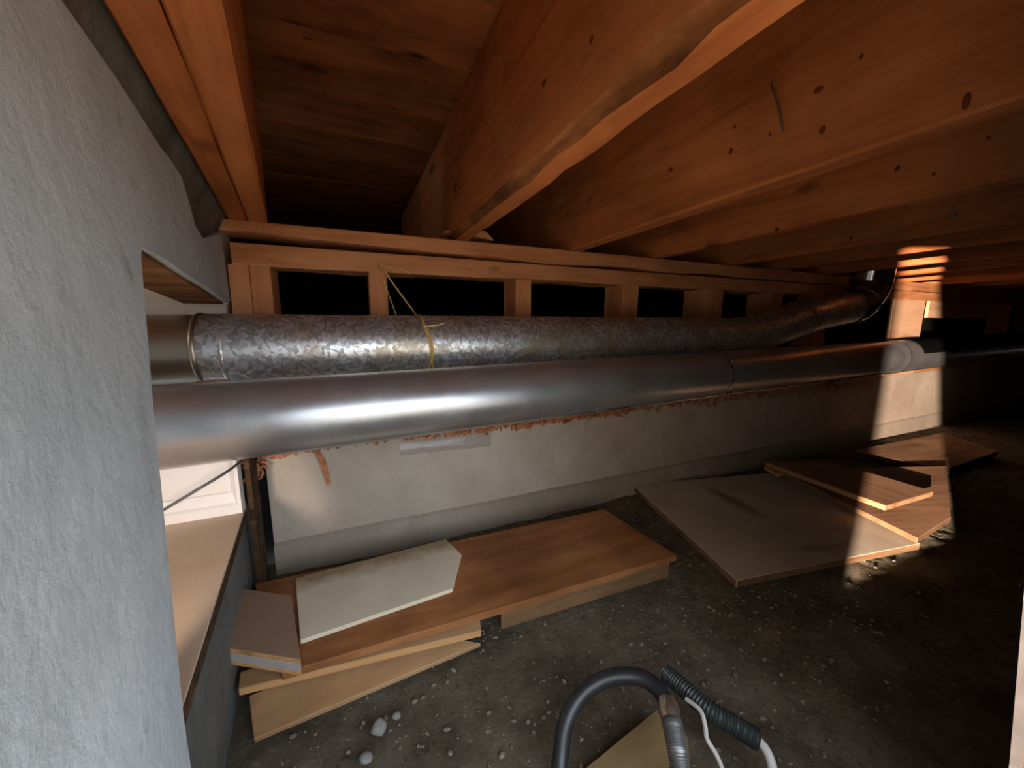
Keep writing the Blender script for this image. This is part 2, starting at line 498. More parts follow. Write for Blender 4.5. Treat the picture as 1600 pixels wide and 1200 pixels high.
# space behind the stud wall; its darkness is painted as black surfaces
tag(box('floor_void', (-1.2, WY + 0.2, ZF - 0.06), (XE, 3.6, ZF - 0.02), 'void'), 'floor of the unlit space behind the stud wall, painted black as shade', 'floor', kind='structure')
tag(box('wall_void', (-1.2, 3.6, ZF - 0.06), (XE, 3.66, ZC + 0.05), 'void'), 'back of the unlit space behind the stud wall, painted black as shade', 'wall', kind='structure')
tag(box('wall_void_side', (-1.26, WY + 0.2, ZF - 0.06), (-1.2, 3.66, ZC + 0.05), 'void'), 'side of the unlit space behind the stud wall, painted black as shade', 'wall', kind='structure')
tag(box('wall_void_end', (XE, WY + 0.205, -0.05), (XE + 0.1, 3.66, ZC + 0.05), 'void'), 'end of the unlit space behind the stud wall, painted black as shade', 'wall', kind='structure')
tag(box('wall_right', (XE, -0.05, -0.05), (XE + 0.1, WY + 0.2, ZC + 0.05), 'conc_back'), 'concrete wall at the dark far end', 'wall', kind='structure')

# unseen wall added left of the hatch to cut and bounce daylight
tag(box('wall_light_blocker', (-2.3, -9, -0.08), (-2.15, -0.06, 4.0), 'cream_wall'), 'unseen cream wall added outside to shape the daylight', 'wall', kind='structure')

# outer wall with the hatch
HX0, HX1 = -0.20, 0.50
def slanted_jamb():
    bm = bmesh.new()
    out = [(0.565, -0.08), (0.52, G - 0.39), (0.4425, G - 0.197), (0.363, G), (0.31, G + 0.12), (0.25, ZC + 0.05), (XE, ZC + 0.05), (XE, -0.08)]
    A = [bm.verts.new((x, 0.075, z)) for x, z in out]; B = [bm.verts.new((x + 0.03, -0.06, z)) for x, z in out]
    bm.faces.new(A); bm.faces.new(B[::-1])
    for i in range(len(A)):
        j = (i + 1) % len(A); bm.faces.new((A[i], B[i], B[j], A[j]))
    return link('wall_front', bm_mesh('wall_front', bm), 'jamb_dark')
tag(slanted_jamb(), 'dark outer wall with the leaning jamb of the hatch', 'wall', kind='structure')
tag(box('wall_front_low', (HX0 + 0.0, -0.06, -0.08), (HX1 + 0.05, 0.05, G - 0.40), 'conc_left', bev=0.004), 'low concrete sill under the hatch', 'wall', kind='structure')
tag(box('wall_front_header', (HX0, -0.06, G + 0.105), (HX1 - 0.0005, -0.01, ZC + 0.05), 'joist', bev=0.003), 'timber header over the hatch', 'header', kind='structure')
tag(box('wall_front_side', (-1.3, -0.06, -0.08), (HX0 - 0.0005, 0.08, ZC + 0.05), 'conc_left', bev=0.003), 'concrete outer wall of the side room', 'wall', kind='structure')

# concrete pier on the left with the opening the ducts pass through
jt, le = onL(220, 380), onL(356, 472)
jm, jb = onL(240, 640), onL(287, 1120)
top_px = [(345, 362), (318, 376), (306, 358), (292, 303), (283, 272), (262, 243), (250, 229), (232, 200), (216, 175), (200, 150), (184, 125)]
topl = [onL(*p) for p in top_px]
yz = [(0.0805, -0.05), (jb.y - 0.012, -0.05), (jb.y, jb.z), (jm.y, jm.z), (jt.y - 0.004, jt.z - 0.01), (jt.y, jt.z)]
for i in range(1, 7):
    p = jt.lerp(le, i / 7); yz.append((p.y, p.z + 0.0025 * nz(i * 1.3, 5)))
yz += [(WY - 0.004, le.z - 0.001)]
yz += [(min(p.y, WY - 0.004), min(p.z, ZP - 0.006)) for p in topl]
yz += [(topl[-1].y - 0.08, topl[-1].z), (0.0805, topl[-1].z - 0.01)]
wl = prism_x('wall_left', yz, lambda y: XL(y), lambda y: XL(y) - 0.07, 'conc_left', bev=0.003)
tag(wl, 'pale blue-grey concrete pier with a tall opening for the ducts', 'wall', kind='structure')
# crumbled mortar bed on the pier, under the timbers
bm = bmesh.new(); R = []
for i in range(30):
    yy = 0.10 + (WY - 0.006 - 0.10) * i / 29
    j1, j2 = 0.005 * nz(i * 0.9, 2), 0.005 * nz(i * 0.7, 8)
    R.append([bm.verts.new((XL(yy) - 0.012 + j1, yy, ZP - 0.12)), bm.verts.new((XL(yy) - 0.009 + j2, yy, ZP - 0.03 + j1)),
              bm.verts.new((XL(yy) + 0.006 + j2, yy, ZP + 0.006)), bm.verts.new((XL(yy) + 0.006, yy, ZC - 0.002)),
              bm.verts.new((XL(yy) - 0.06, yy, ZC - 0.002)), bm.verts.new((XL(yy) - 0.06, yy, ZP - 0.12))])
for a, b in zip(R, R[1:]):
    for k in range(6): bm.faces.new((a[k], a[(k + 1) % 6], b[(k + 1) % 6], b[k]))
bm.faces.new(R[0]); bm.faces.new(R[-1])
link('mortar_bed', bm_mesh('mortar_bed', bm), 'mortar', wl, Matrix.Identity(4), 25)
# wood lining under the lintel
bm = bmesh.new()
a0, a1 = jt + Vector((-0.008, 0.006, 0.004)), le + Vector((-0.008, 0, 0.004))
off = Vector((-0.058, 0.0, 0.0))
q = [a0, a1, a1 + off, a0 + off]
lv = [bm.verts.new(p) for p in q] + [bm.verts.new(p + Vector((0, 0, -0.008))) for p in q]
for f in ((0, 1, 2, 3), (7, 6, 5, 4), (0, 4, 5, 1), (1, 5, 6, 2), (2, 6, 7, 3), (3, 7, 4, 0)): bm.faces.new([lv[i] for i in f])
link('lintel_board', bm_mesh('lintel_board', bm), 'bark', wl, Matrix.Identity(4))

# low wall under the opening
ZS = 0.213
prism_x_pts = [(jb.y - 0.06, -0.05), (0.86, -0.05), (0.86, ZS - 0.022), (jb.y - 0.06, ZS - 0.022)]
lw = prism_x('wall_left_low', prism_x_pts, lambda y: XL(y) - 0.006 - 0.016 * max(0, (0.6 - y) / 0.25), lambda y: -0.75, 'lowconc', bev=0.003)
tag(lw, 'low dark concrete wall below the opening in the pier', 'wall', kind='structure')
# side room shell
tag(box('wall_side_room', (-1.3, 0.915, ZF + 0.002), (-0.226, 1.0, ZP + 0.1), 'cream_wall'), 'cream wall of the side room behind the ducts', 'wall', kind='structure')
tag(box('wall_side_end', (-1.36, -0.06, -0.05), (-1.3, 1.0, ZC + 0.05), 'cream_wall'), 'cream end wall of the side room', 'wall', kind='structure')

tag(box('wall_gap_shade', (-1.3, 0.97, -0.05), (-0.19, 1.09, ZF), 'void'), 'black sheet standing for the shade in the gap beside the foundation wall', 'wall', kind='structure')  # darkness of the gap painted as a black sheet

# subfloor: slab above, planks across the joists below
ceil = box('ceiling', (-1.36, -0.06, ZC + 0.02), (XE + 0.1, 3.66, ZC + 0.05), 'subfloor')
tag(ceil, 'brown board subfloor above the joists', 'ceiling', kind='structure')
y = 0.07; i = 0
while y < 1.7:
    wd = (0.185, 0.142, 0.185, 0.16)[i % 4]
    box('plank', (-1.3, y + 0.0015, ZC + 0.001 * (i % 2)), (XE, y + wd - 0.0015, ZC + 0.02), 'subfloor', ceil, 0.0015)
    y += wd; i += 1

# ------------------------------------------------------------------ floor joists
def joist(x_left, wid, mat='joist', seed=0, label='', group=None, wane=None, bark=None, y0=0.085, y1=1.75, rings=40):
    o = timber('floor_joist', (x_left + wid / 2, y1, ZP), (x_left + wid / 2, y0, ZP), wid, ZC - ZP - 0.0005, mat, None, seed, 0.002, rings,
               wane=wane, bark=bark, cham=0.004)
    return tag(o, label, 'joist', group)
def wane1(t):
    s = max(0.0, min(1.0, (t - 0.35) * 4))
    return (0.004 + 0.014 * abs(nz(t * 26, 2.2)) * s + 0.003, 0.003 + 0.010 * abs(nz(t * 30, 4.1)), 0.002 * nz(t * 40, 1))
joists = [joist(0.231, 0.052, 'joist', 1, 'thick orange-brown floor joist with a rough bark-edged underside', None, wane1, 'wane')]
joists.append(joist(0.563, 0.038, 'joist', 2, 'knotty orange floor joist with a bent nail in its side'))
joists.append(joist(0.859, 0.038, 'joist', 3, 'orange-brown floor joist just beyond the one with the bent nail'))
joists.append(joist(1.205, 0.038, 'joist', 4, 'brown floor joist with one shiny nail head in its side'))
x = 1.46; i = 5
while x < XE - 0.1:
    near = x < 2.75
    joist(x, 0.038, 'joist', i, ('first', 'second', 'third', 'fourth', 'fifth', 'sixth')[i - 5] + ' floor joist beyond the one with the shiny nail head, in the bright patch' if near else 'dark floor joist far down the crawl space',
          'floor joists in the bright patch' if near else 'dark far floor joists', rings=16)
    x += 0.315; i += 1
# nails
p0, p1, p2 = onX(1209, 132, 0.560), onX(1217, 165, 0.553), onX(1224, 204, 0.5575)
tube('nail', spline([p0 + Vector((0.006, 0, 0)), p0 + Vector((-0.004, 0, 0)), p1, p2], 14), 0.0016, 'nail', joists[1], 8)
p = onX(1490, 335, 1.2035)
tube('nail', [p + Vector((0.004, 0, 0)), p + Vector((-0.003, 0, 0))], 0.006, 'seam', joists[3], 12)

KN = bmesh.new(); bmesh.ops.create_uvsphere(KN, u_segments=10, v_segments=6, radius=1.0)
knot_me = bm_mesh('knot', KN); knot_me.materials.append(M['knot'])
def knot(p, par, sc):
    return link('knot', knot_me, None, par, Matrix.Translation(p) @ Matrix.Diagonal((*sc, 1)))
for jn, xf, pts in ((0, 0.231, ((760, 195), (925, 62), (850, 130))), (1, 0.563, ((1148, 198), (1142, 236), (1279, 140), (1346, 88), (1285, 203), (1048, 265), (1203, 210))),
                    (2, 0.859, ((1459, 272), (1402, 263), (1214, 358), (1545, 215))), (3, 1.205, ((1174, 399), (1330, 372)))):
    for k, q in enumerate(pts):
        knot(onX(*q, xf), joists[jn], (0.0009, 0.0022 + 0.0016 * ((k * 7) % 3), 0.003 + 0.001 * ((k * 5) % 3)))
pq = onX(1510, 158, 0.563)
knot(pq, joists[1], (0.0010, 0.003, 0.008))
planks = [o for o in ceil.children]
for q in ((665, 127), (617, 170), (652, 200), (560, 165), (480, 60)):
    p = onZ(*q, ZC)
    knot(p, min(planks, key=lambda o: abs(o.location.y - p.y)), (0.008, 0.0035, 0.0012))
# timbers on the pier
def rim(xt, wid, seed, label, bdrop=0.0):
    d = 0.0
    a = Vector((xt - wid / 2, WY + 0.75 * 0, ZP - 0.002)); a.y = WY + 0.02
    b = Vector((a.x + LWS * (a.y - 0.088), 0.088, ZP - 0.002))
    o = timber('rim_timber', a, b, wid, ZC - ZP, 'joist', None, seed, 0.0015, 30, cham=0.003)
    return tag(o, label, 'timber')
rim(-0.141, 0.033, 31, 'orange timber fixed beside the beam on the concrete pier')
rim(-0.1755, 0.030, 32, 'darker brown timber lying on top of the concrete pier')

# ------------------------------------------------------------------ stud wall
sw = empty('stud_wall', (1.0, WY, ZF))
tag(sw, 'open stud wall of orange timber standing on the foundation', 'stud wall')
XS = -0.205
def wane_u(t):
    xx = XS + t * (XE - XS)
    g = 0.020 * max(0, 1 - (xx - XS) / 0.62)
    g += 0.008 * max(0, nz(xx * 5.2, 9.0))
    return (0.0, 0.0, g)
timber('top_plate', (XS - 0.016, WY + 0.045, ZP - 0.040), (XE, WY + 0.045, ZP - 0.040), 0.09, 0.0395, 'plate', sw, 51, 0.003, 160, wane=wane_u)
timber('top_plate', (XS, WY + 0.045, ZP - 0.084), (XE, WY + 0.045, ZP - 0.084), 0.09, 0.041, 'plate', sw, 52, 0.003, 160)
timber('sill_plate', (XS + 0.02, WY + 0.047, ZF), (XE, WY + 0.047, ZF), 0.09, 0.038, 'plate', sw, 53, 0.002, 60)
zs0, zs1 = ZF + 0.038, ZP - 0.084
def stud(xl, wid, seed):
    o = timber('stud', (xl + wid / 2, WY + 0.046, zs0), (xl + wid / 2, WY + 0.046, zs1), 0.088, wid, 'plate', sw, seed, 0.0015, 8, up=Vector((1, 0, 0)))
    o.location.x -= wid / 2
    return o
def sx(px): return onY(px, 455, WY).x
for k, (pa, pb) in enumerate(((359, 391), (391.5, 425), (578, 606), (807, 831), (974, 999), (1103, 1132), (1205, 1226), (1283, 1298))):
    so_ = stud(sx(pa), max(0.034, sx(pb) - sx(pa)), 60 + k)
    if k == 2:
        q = onY(592, 416, WY)
        tube('nail', straight((q.x, WY + 0.004, q.z), (q.x, WY - 0.006, q.z + 0.001), 3), 0.0018, 'nail', so_, 8)
x = sx(1298) + 0.55
while x < XE:
    if not sx(1375) < x < sx(1443) + 0.7: stud(x, 0.04, 80 + int(x * 3))
    x += 0.45
# sheathing board on the studs in the bright patch
box('sheathing_board', (sx(1394), WY - 0.014, ZF + 0.002), (sx(1443), WY, ZP - 0.085), 'sheath', sw, 0.001)
box('sheathing_board', (sx(1443) + 0.05, WY - 0.012, G + 0.036), (sx(1443) + 0.75, WY, ZP - 0.085), 'sheath', sw, 0.001)
# shim on the plate beside the bark-edged joist
sh = [onY(695, 362, WY + 0.02), onY(770, 377, WY + 0.02), onY(757, 363, WY + 0.02), onY(735, 361, WY + 0.02)]
bm = bmesh.new()
va = [bm.verts.new((p.x, WY + 0.01, max(p.z, ZP + 0.0005))) for p in sh]; vb = [bm.verts.new((v.co.x, WY + 0.07, v.co.z)) for v in va]
bm.faces.new(va); bm.faces.new(vb[::-1])
for i in range(4): bm.faces.new((va[i], vb[i], vb[(i + 1) % 4], va[(i + 1) % 4]))
so = link('wood_shim', bm_mesh('wood_shim', bm), 'plate')
tag(so, 'small orange wood wedge on the top plate beside the bark-edged joist', 'shim')

# ------------------------------------------------------------------ ducts
RD = 0.0625
UY, UZ = 0.815, G - 0.043
xr0 = onY(1150, 520, UY).x
pe = onY(1352, 468, UY)
du = empty('round_duct', (0.3, UY, UZ)); tag(du, 'upper galvanised duct with mottled spangle, tied with yellow twine', 'duct')
jx = onY(303, 540, UY - 0.05).x
tube('duct_section', straight((jx, UY, UZ), (xr0, UY, UZ + 0.003), 24), RD, 'spangle', du, 48, False)
tube('duct_section', straight((-0.95, UY + 0.0, UZ - 0.004), (jx + 0.03, UY, UZ), 10), RD - 0.0015, 'warmgalv', du, 48, False)
tube('joint_bead', straight((jx - 0.004, UY, UZ), (jx + 0.004, UY, UZ), 4), lambda t: RD + 0.0005 + 0.002 * math.sin(math.pi * t), 'warmgalv', du, 48, False)
bx = onY(346, 540, UY - 0.05).x
tube('joint_bead', straight((bx - 0.003, UY, UZ), (bx + 0.003, UY, UZ), 4), lambda t: RD + 0.0003 + 0.001 * math.sin(math.pi * t), 'spangle', du, 48, False)
rise = spline([(xr0 - 0.02, UY, UZ + 0.003), (xr0 + 0.12, UY, UZ + 0.02), (xr0 + 0.38, UY, UZ + 0.078), (pe.x - 0.10, UY, pe.z - 0.03)], 24)
tube('duct_section', rise, RD - 0.001, 'spangle', du, 40, False)
mb = rise[14]; md = (rise[15] - rise[13]).normalized()
tube('joint_bead', straight(mb - md * 0.004, mb + md * 0.004, 4), lambda t: RD + 0.002 * math.sin(math.pi * t), 'seam', du, 40, False)
el = spline([rise[-1] - md * 0.01, rise[-1] + md * 0.045, (pe.x + 0.0, UY, pe.z + 0.035), (pe.x + 0.010, UY - 0.005, pe.z + 0.09), (pe.x - 0.025, UY - 0.035, ZC - 0.001)], 26)
tube('elbow', el, lambda t: RD + 0.003, 'mirror', du, 40, False)
eb = el[8]; ed = (el[9] - el[7]).normalized()
tube('joint_bead', straight(eb - ed * 0.004, eb + ed * 0.004, 4), lambda t: RD + 0.0035 + 0.0018 * math.sin(math.pi * t), 'seam', du, 40, False)

def lowp(px, py, y): return onY(px, py, y)
LA, LB = Vector((-0.95, 0.640, G - 0.146)), None
pm = lowp(300, 663, 0.690); pr = lowp(1380, 559, 0.725)
dirl = (pr - pm).normalized()
LA = pm - dirl * 0.75; LE = pr + dirl * 4.2
def lp(px, yref=0.70):
    """point of the lower duct's axis whose image column is px"""
    lo, hi = 0.0, 1.0
    for _ in range(40):
        m = (lo + hi) / 2; p = LA.lerp(LE, m); d = p - EYE
        fx = (d.x * CT - d.y * ST); f = (d.x * ST + d.y * CT) * CP - d.z * SP
        if f <= 0 or 800 + FPX * fx / f < px: lo = m
        else: hi = m
    return LA.lerp(LE, lo)
dl = empty('round_duct', pm); tag(dl, 'lower smooth silver galvanised duct in front of the spangled one', 'duct')
j1, j2 = lp(1112), lp(1388)
tube('duct_section', straight(LA, j1, 30), RD, 'galv', dl, 56, False)
tube('duct_section', straight(j1 - dirl * 0.03, j2, 16), RD - 0.0012, 'galv', dl, 56, False)
tube('duct_section', straight(j2 - dirl * 0.03, LE, 16), RD - 0.0002, 'galv', dl, 56, False)
for jj in (j1, j2):
    tube('joint_bead', straight(jj - dirl * 0.005, jj + dirl * 0.005, 4), lambda t: RD + 0.0008 + 0.0022 * math.sin(math.pi * t), 'seam', dl, 56, False)
# longitudinal lock seam low on the front
side = dirl.cross(Vector((0, 0, 1))).normalized()
so_ = side * (RD * 0.62) + Vector((0, 0, -RD * 0.80))
tube('lock_seam', straight(j1 - dirl * 0.5 + so_, LE + so_, 20), 0.0028, 'seam', dl, 8)
# black shell over the duct top further along, stands in for a cast shadow
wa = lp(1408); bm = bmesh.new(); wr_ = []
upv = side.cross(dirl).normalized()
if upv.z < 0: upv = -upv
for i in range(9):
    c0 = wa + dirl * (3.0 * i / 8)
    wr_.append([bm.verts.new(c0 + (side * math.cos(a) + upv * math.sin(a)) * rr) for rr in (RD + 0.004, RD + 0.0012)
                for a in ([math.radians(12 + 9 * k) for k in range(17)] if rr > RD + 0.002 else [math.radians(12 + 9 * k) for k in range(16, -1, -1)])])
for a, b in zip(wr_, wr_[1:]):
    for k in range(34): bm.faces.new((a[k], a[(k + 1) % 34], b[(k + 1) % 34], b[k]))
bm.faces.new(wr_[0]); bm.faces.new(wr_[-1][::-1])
link('shadow_shell', bm_mesh('shadow_shell', bm), 'shadowblack', dl, Matrix.Identity(4), 40)

# twine tied round the upper duct
tw = empty('twine', onY(594, 412, WY)); tag(tw, 'yellow twine hung from a stud and tied round the spangled duct', 'twine')
rx = onY(672, 540, UY - RD).x
ring = []
for k in range(41):
    a = 2 * math.pi * k / 40
    ring.append(Vector((rx - 0.010 * math.sin(a) , UY - (RD + 0.0018) * math.cos(a), UZ + (RD + 0.0018) * math.sin(a))))
tube('loop', ring, 0.0019, 'twine', tw, 6, False)
kn = Vector((rx - 0.010, UY - 0.018, UZ + RD + 0.002)); top = onY(594, 412, WY - 0.003)
k2 = onY(664, 510, UY - 0.052)
tube('strand', spline([top, onY(612, 440, WY - 0.02), onY(645, 485, WY - 0.055), k2], 20), 0.0018, 'twine', tw, 6)
tube('strand', spline([k2, onY(671, 524, UY - 0.0635), onY(676, 540, UY - 0.067), onY(675, 560, UY - 0.062), onY(669, 576, UY - 0.052)], 16), 0.0018, 'twine', tw, 6)
tube('strand', spline([top, onY(600, 440, WY - 0.015), onY(609, 465, WY - 0.03), onY(619, 492, WY - 0.05)], 16), 0.0013, 'twine', tw, 6)
tube('tail', spline([top, onY(608, 417, WY - 0.004), onY(624, 419, WY - 0.006), onY(641, 427, WY - 0.008)], 12), 0.0014, 'twine', tw, 6)
tube('tail', spline([k2, onY(672, 509, UY - 0.056), onY(684, 508, UY - 0.06), onY(694, 505, UY - 0.058)], 12), 0.0016, 'twine', tw, 6)

# sliver of wood lying between the ducts
a, b = onY(290, 598, 0.715), onY(366, 596, 0.715)
zt = pm.z + RD
sl = slab('wood_sliver', [Vector((a.x, 0.695, a.z)), Vector((b.x, 0.705, b.z)), Vector((b.x - 0.01, 0.735, b.z + 0.001)), Vector((a.x + 0.02, 0.735, a.z + 0.001))], 0.003, 'edgeply')
tag(sl, 'thin orange sliver of wood wedged between the two ducts', 'wood sliver')

# ------------------------------------------------------------------ side room things
edge = [onZ(285, 1108, ZS), onZ(381, 802, ZS)]
bd = slab('plywood_board', [onZ(285, 1105, ZS) + (onZ(285, 1105, ZS) - onZ(381, 802, ZS)) * 0.15, onZ(381, 802, ZS) + (onZ(381, 802, ZS) - onZ(285, 1105, ZS)) * 0.08, Vector((-0.70, 0.80, ZS)), Vector((-0.70, jb.y - 0.05, ZS))], 0.020, 'sillboard', edge='darkedge')
tag(bd, 'stained tan plywood board lying on the low wall in the opening', 'board')
# white panelled piece standing on it
PY = onZ(379, 801, ZS).y
pw0, pw1 = onY(200, 826, PY).x, onY(379, 801, PY).x
wp = empty('white_panel', ((pw0 + pw1) / 2, PY, ZS)); tag(wp, 'white moulded panel standing on the plywood board below the ducts', 'panel')
hgt = 0.175
def panel():
    bm = bmesh.new()
    W2 = (pw1 - pw0) / 2
    ux = [(-W2, 0), (W2, 0)]
    rects = [(0, 0, 0.0), (0.006, 0.016, 0.0), (0.009, 0.020, 0.004), (0.013, 0.038, 0.007), (0.016, 0.041, 0.012)]
    loops = []
    for ins, bot, dep in rects:
        loops.append([bm.verts.new((-W2 + ins, dep, bot)), bm.verts.new((W2 - ins, dep, bot)), bm.verts.new((W2 - ins, dep, hgt - ins)), bm.verts.new((-W2 + ins, dep, hgt - ins))])
    back = [bm.verts.new((x, 0.022, z)) for x, z in ((-W2, 0), (W2, 0), (W2, hgt), (-W2, hgt))]
    for a, b in zip([back] + loops, loops):
        for i in range(4): bm.faces.new((a[i], a[(i + 1) % 4], b[(i + 1) % 4], b[i]))
    bm.faces.new(back)
    return bm_mesh('panel_frame', bm), loops
pmesh, _ = panel()
link('panel_frame', pmesh, 'white', wp, Matrix.Translation(((pw0 + pw1) / 2, PY, ZS)))
W2 = (pw1 - pw0) / 2; cx = (pw0 + pw1) / 2
box('panel_field', (cx - W2 + 0.0145, PY + 0.0085, ZS + 0.040), (cx + W2 - 0.0145, PY + 0.016, ZS + hgt - 0.0145), 'white', wp, 0.0008)
# narrow wooden post beside it
pp = onY(384, 800, 0.80).x
pst = box('wood_post', (pw1 + 0.0015, PY + 0.03, 0.0), (pw1 + 0.011, PY + 0.08, ZS + 0.16), 'darkedge', None, 0.001)
tag(pst, 'narrow dark wooden post between the white panel and the foundation wall', 'post')
# cable
cb = tube('cable', spline([onY(205, 829, 0.63), onY(252, 799, 0.63), onY(310, 764, 0.635), onY(350, 740, 0.65), onY(376, 721, 0.70), onY(392, 705, 0.78), onY(396, 690, 0.86)], 30), 0.0021, 'greywire', None, 8)
tag(cb, 'thin grey cable sagging across the white panel', 'cable')

# ------------------------------------------------------------------ insulation and tape on the foundation
def tuft_mesh():
    bm = bmesh.new()
    def fibre(pts, r):
        pts = spline(pts, 8); rings = []
        tan = [(pts[min(i + 1, 8)] - pts[max(i - 1, 0)]).normalized() for i in range(9)]
        for i, p in enumerate(pts):
            u = tan[i].orthogonal().normalized(); v = tan[i].cross(u); rr = r * (1 - 0.7 * abs(i / 8 - 0.45))
            rings.append([bm.verts.new(p + (u * math.cos(a) + v * math.sin(a)) * rr) for a in (0, 1.57, 3.14, 4.71)])
        for a, b in zip(rings, rings[1:]):
            for k in range(4): bm.faces.new((a[k], a[(k + 1) % 4], b[(k + 1) % 4], b[k]))
    x = -0.185
    while x < 2.2:
        d = 1.0 if x < 0.75 else 0.5
        big = 0.5 + 0.5 * nz(x * 9, 4.4)
        for _ in range(int(3 * d) + 1):
            p = Vector((x + random.uniform(-.02, .02), WY - 0.003 + random.uniform(-.006, .004), G - 0.262 + random.uniform(-.008, .012)))
            q = p + Vector((random.uniform(-.03, .03), -random.uniform(0.0, .008), -random.uniform(0, .018) * (0.3 + big)))
            m = (p + q) / 2 + Vector((0, -0.006, random.uniform(0, .008)))
            fibre([p, m, q], random.uniform(0.002, 0.006) * (0.5 + big))
        x += 0.010 if x < 0.8 else 0.02
    # hanging shred
    a = [onY(494, 706, WY - 0.006), onY(503, 722, WY - 0.008), onY(508, 738, WY - 0.006), onY(513, 757, WY - 0.005)]
    fibre(a, 0.006); fibre([p + Vector((0.004, 0, 0.002)) for p in a], 0.004)
    # clump at the end of the wall
    for _ in range(26):
        p = onY(random.uniform(384, 412), random.uniform(706, 742), WY - 0.03 + random.uniform(-0.02, 0.03))
        q = p + Vector((random.uniform(-.012, .012), random.uniform(-.01, .01), -random.uniform(0.004, .022)))
        fibre([p, (p + q) / 2 + Vector((0.004, -0.004, 0)), q], random.uniform(0.002, 0.005))
    return bm_mesh('insulation', bm)
ins = link('insulation', tuft_mesh(), 'insul', smooth=80)
tag(ins, 'shreds of orange insulation stuffed along the top of the foundation wall', 'insulation', kind='stuff')
tp = [onY(625, 712, WY - 0.003), onY(767, 697, WY - 0.003), onY(767, 672, WY - 0.003), onY(625, 684, WY - 0.003)]
bm = bmesh.new(); rows = []
for i in range(13):
    lo_, hi_ = tp[0].lerp(tp[1], i / 12), tp[3].lerp(tp[2], i / 12)
    rows.append([bm.verts.new(lo_.lerp(hi_, k / 5) + Vector((0, (-0.004 - 0.004 * nz(i * 0.6, 3)) * math.sin(math.pi * min(1, k / 2.5)) if k < 3 else -0.001 * nz(i, k), 0))) for k in range(6)])
for a, b in zip(rows, rows[1:]):
    for k in range(5): bm.faces.new((a[k], a[k + 1], b[k + 1], b[k]))
r = bmesh.ops.solidify(bm, geom=bm.faces[:], thickness=0.0008)
tpo = link('plastic_strip', bm_mesh('plastic_strip', bm), 'tape', smooth=60)
tag(tpo, 'glossy clear plastic strip stuck on the foundation wall under the lower duct', 'plastic strip')

# ------------------------------------------------------------------ boards on the dirt
TP = 0.052                                    # top of the red-brown plank
rp = slab('plank', [onZ(398, 912, TP), onZ(944, 795, TP), onZ(1058, 868, TP), onZ(440, 1052, TP)], 0.013, 'redplank')
tag(rp, 'wide red-brown plank lying along the foundation wall', 'plank')
wb_ = slab('cream_board', [onZ(461, 903, TP + 0.008), onZ(697, 842, TP + 0.008), onZ(721, 866, TP + 0.008), onZ(707, 920, TP + 0.008), onZ(469, 1001, TP + 0.008)], 0.0075, 'creamstain', xdir=onZ(697, 842, TP) - onZ(461, 903, TP))
tag(wb_, 'cream board with a clipped corner lying on the red-brown plank', 'board')
# laminate off-cut: tilted, three layers
a, b, c_, d_ = onZ(360, 917, TP + 0.040), onZ(463, 948, TP + 0.034), onZ(470, 1030, TP + 0.030), onZ(354, 1012, TP + 0.036)
b = a + c_ - d_
oc = empty('laminate_offcut', ((a + b + c_ + d_) / 4) - Vector((0, 0, 0.03))); tag(oc, 'short thick tan-faced board off-cut on the end of the plank pile', 'board')
def layer(nm, z0, th, mt, k=1.0):
    nrm = (b - a).cross(d_ - a).normalized()
    if nrm.z < 0: nrm = -nrm
    slab(nm, [p - nrm * z0 for p in (a, b, c_, d_)], th, mt, oc, 0.0006)
layer('laminate_face', 0.0, 0.0018, 'tan'); layer('plywood_layer', 0.0019, 0.0065, 'edgeply'); layer('board_core', 0.0085, 0.013, 'greycore'); layer('plywood_layer', 0.0216, 0.006, 'edgeply')
# boards below the plank
z2 = 0.037
p2 = slab('plank', [onZ(375, 1050, z2), onZ(560, 985, z2), onZ(750, 968, z2), onZ(752, 985, z2), onZ(372, 1077, z2)], 0.012, 'paleplank', edge='edgeply')
tag(p2, 'orange-edged plank with a slanted end just under the red-brown plank', 'plank')
p3 = slab('plank', [onZ(388, 1085, 0.0235), onZ(640, 985, 0.0235), onZ(752, 1003, 0.016), onZ(397, 1157, 0.006)], 0.009, 'paleplank')
tag(p3, 'pale pine plank tilted onto the dirt at the front of the pile', 'plank')
p4 = slab('wood_block', [onZ(782, 958, 0.036), onZ(800, 930, 0.036), onZ(1040, 862, 0.036), onZ(1046, 880, 0.036)], 0.034, 'darkbatten')
tag(p4, 'wood batten propping up the right end of the red-brown plank', 'batten')


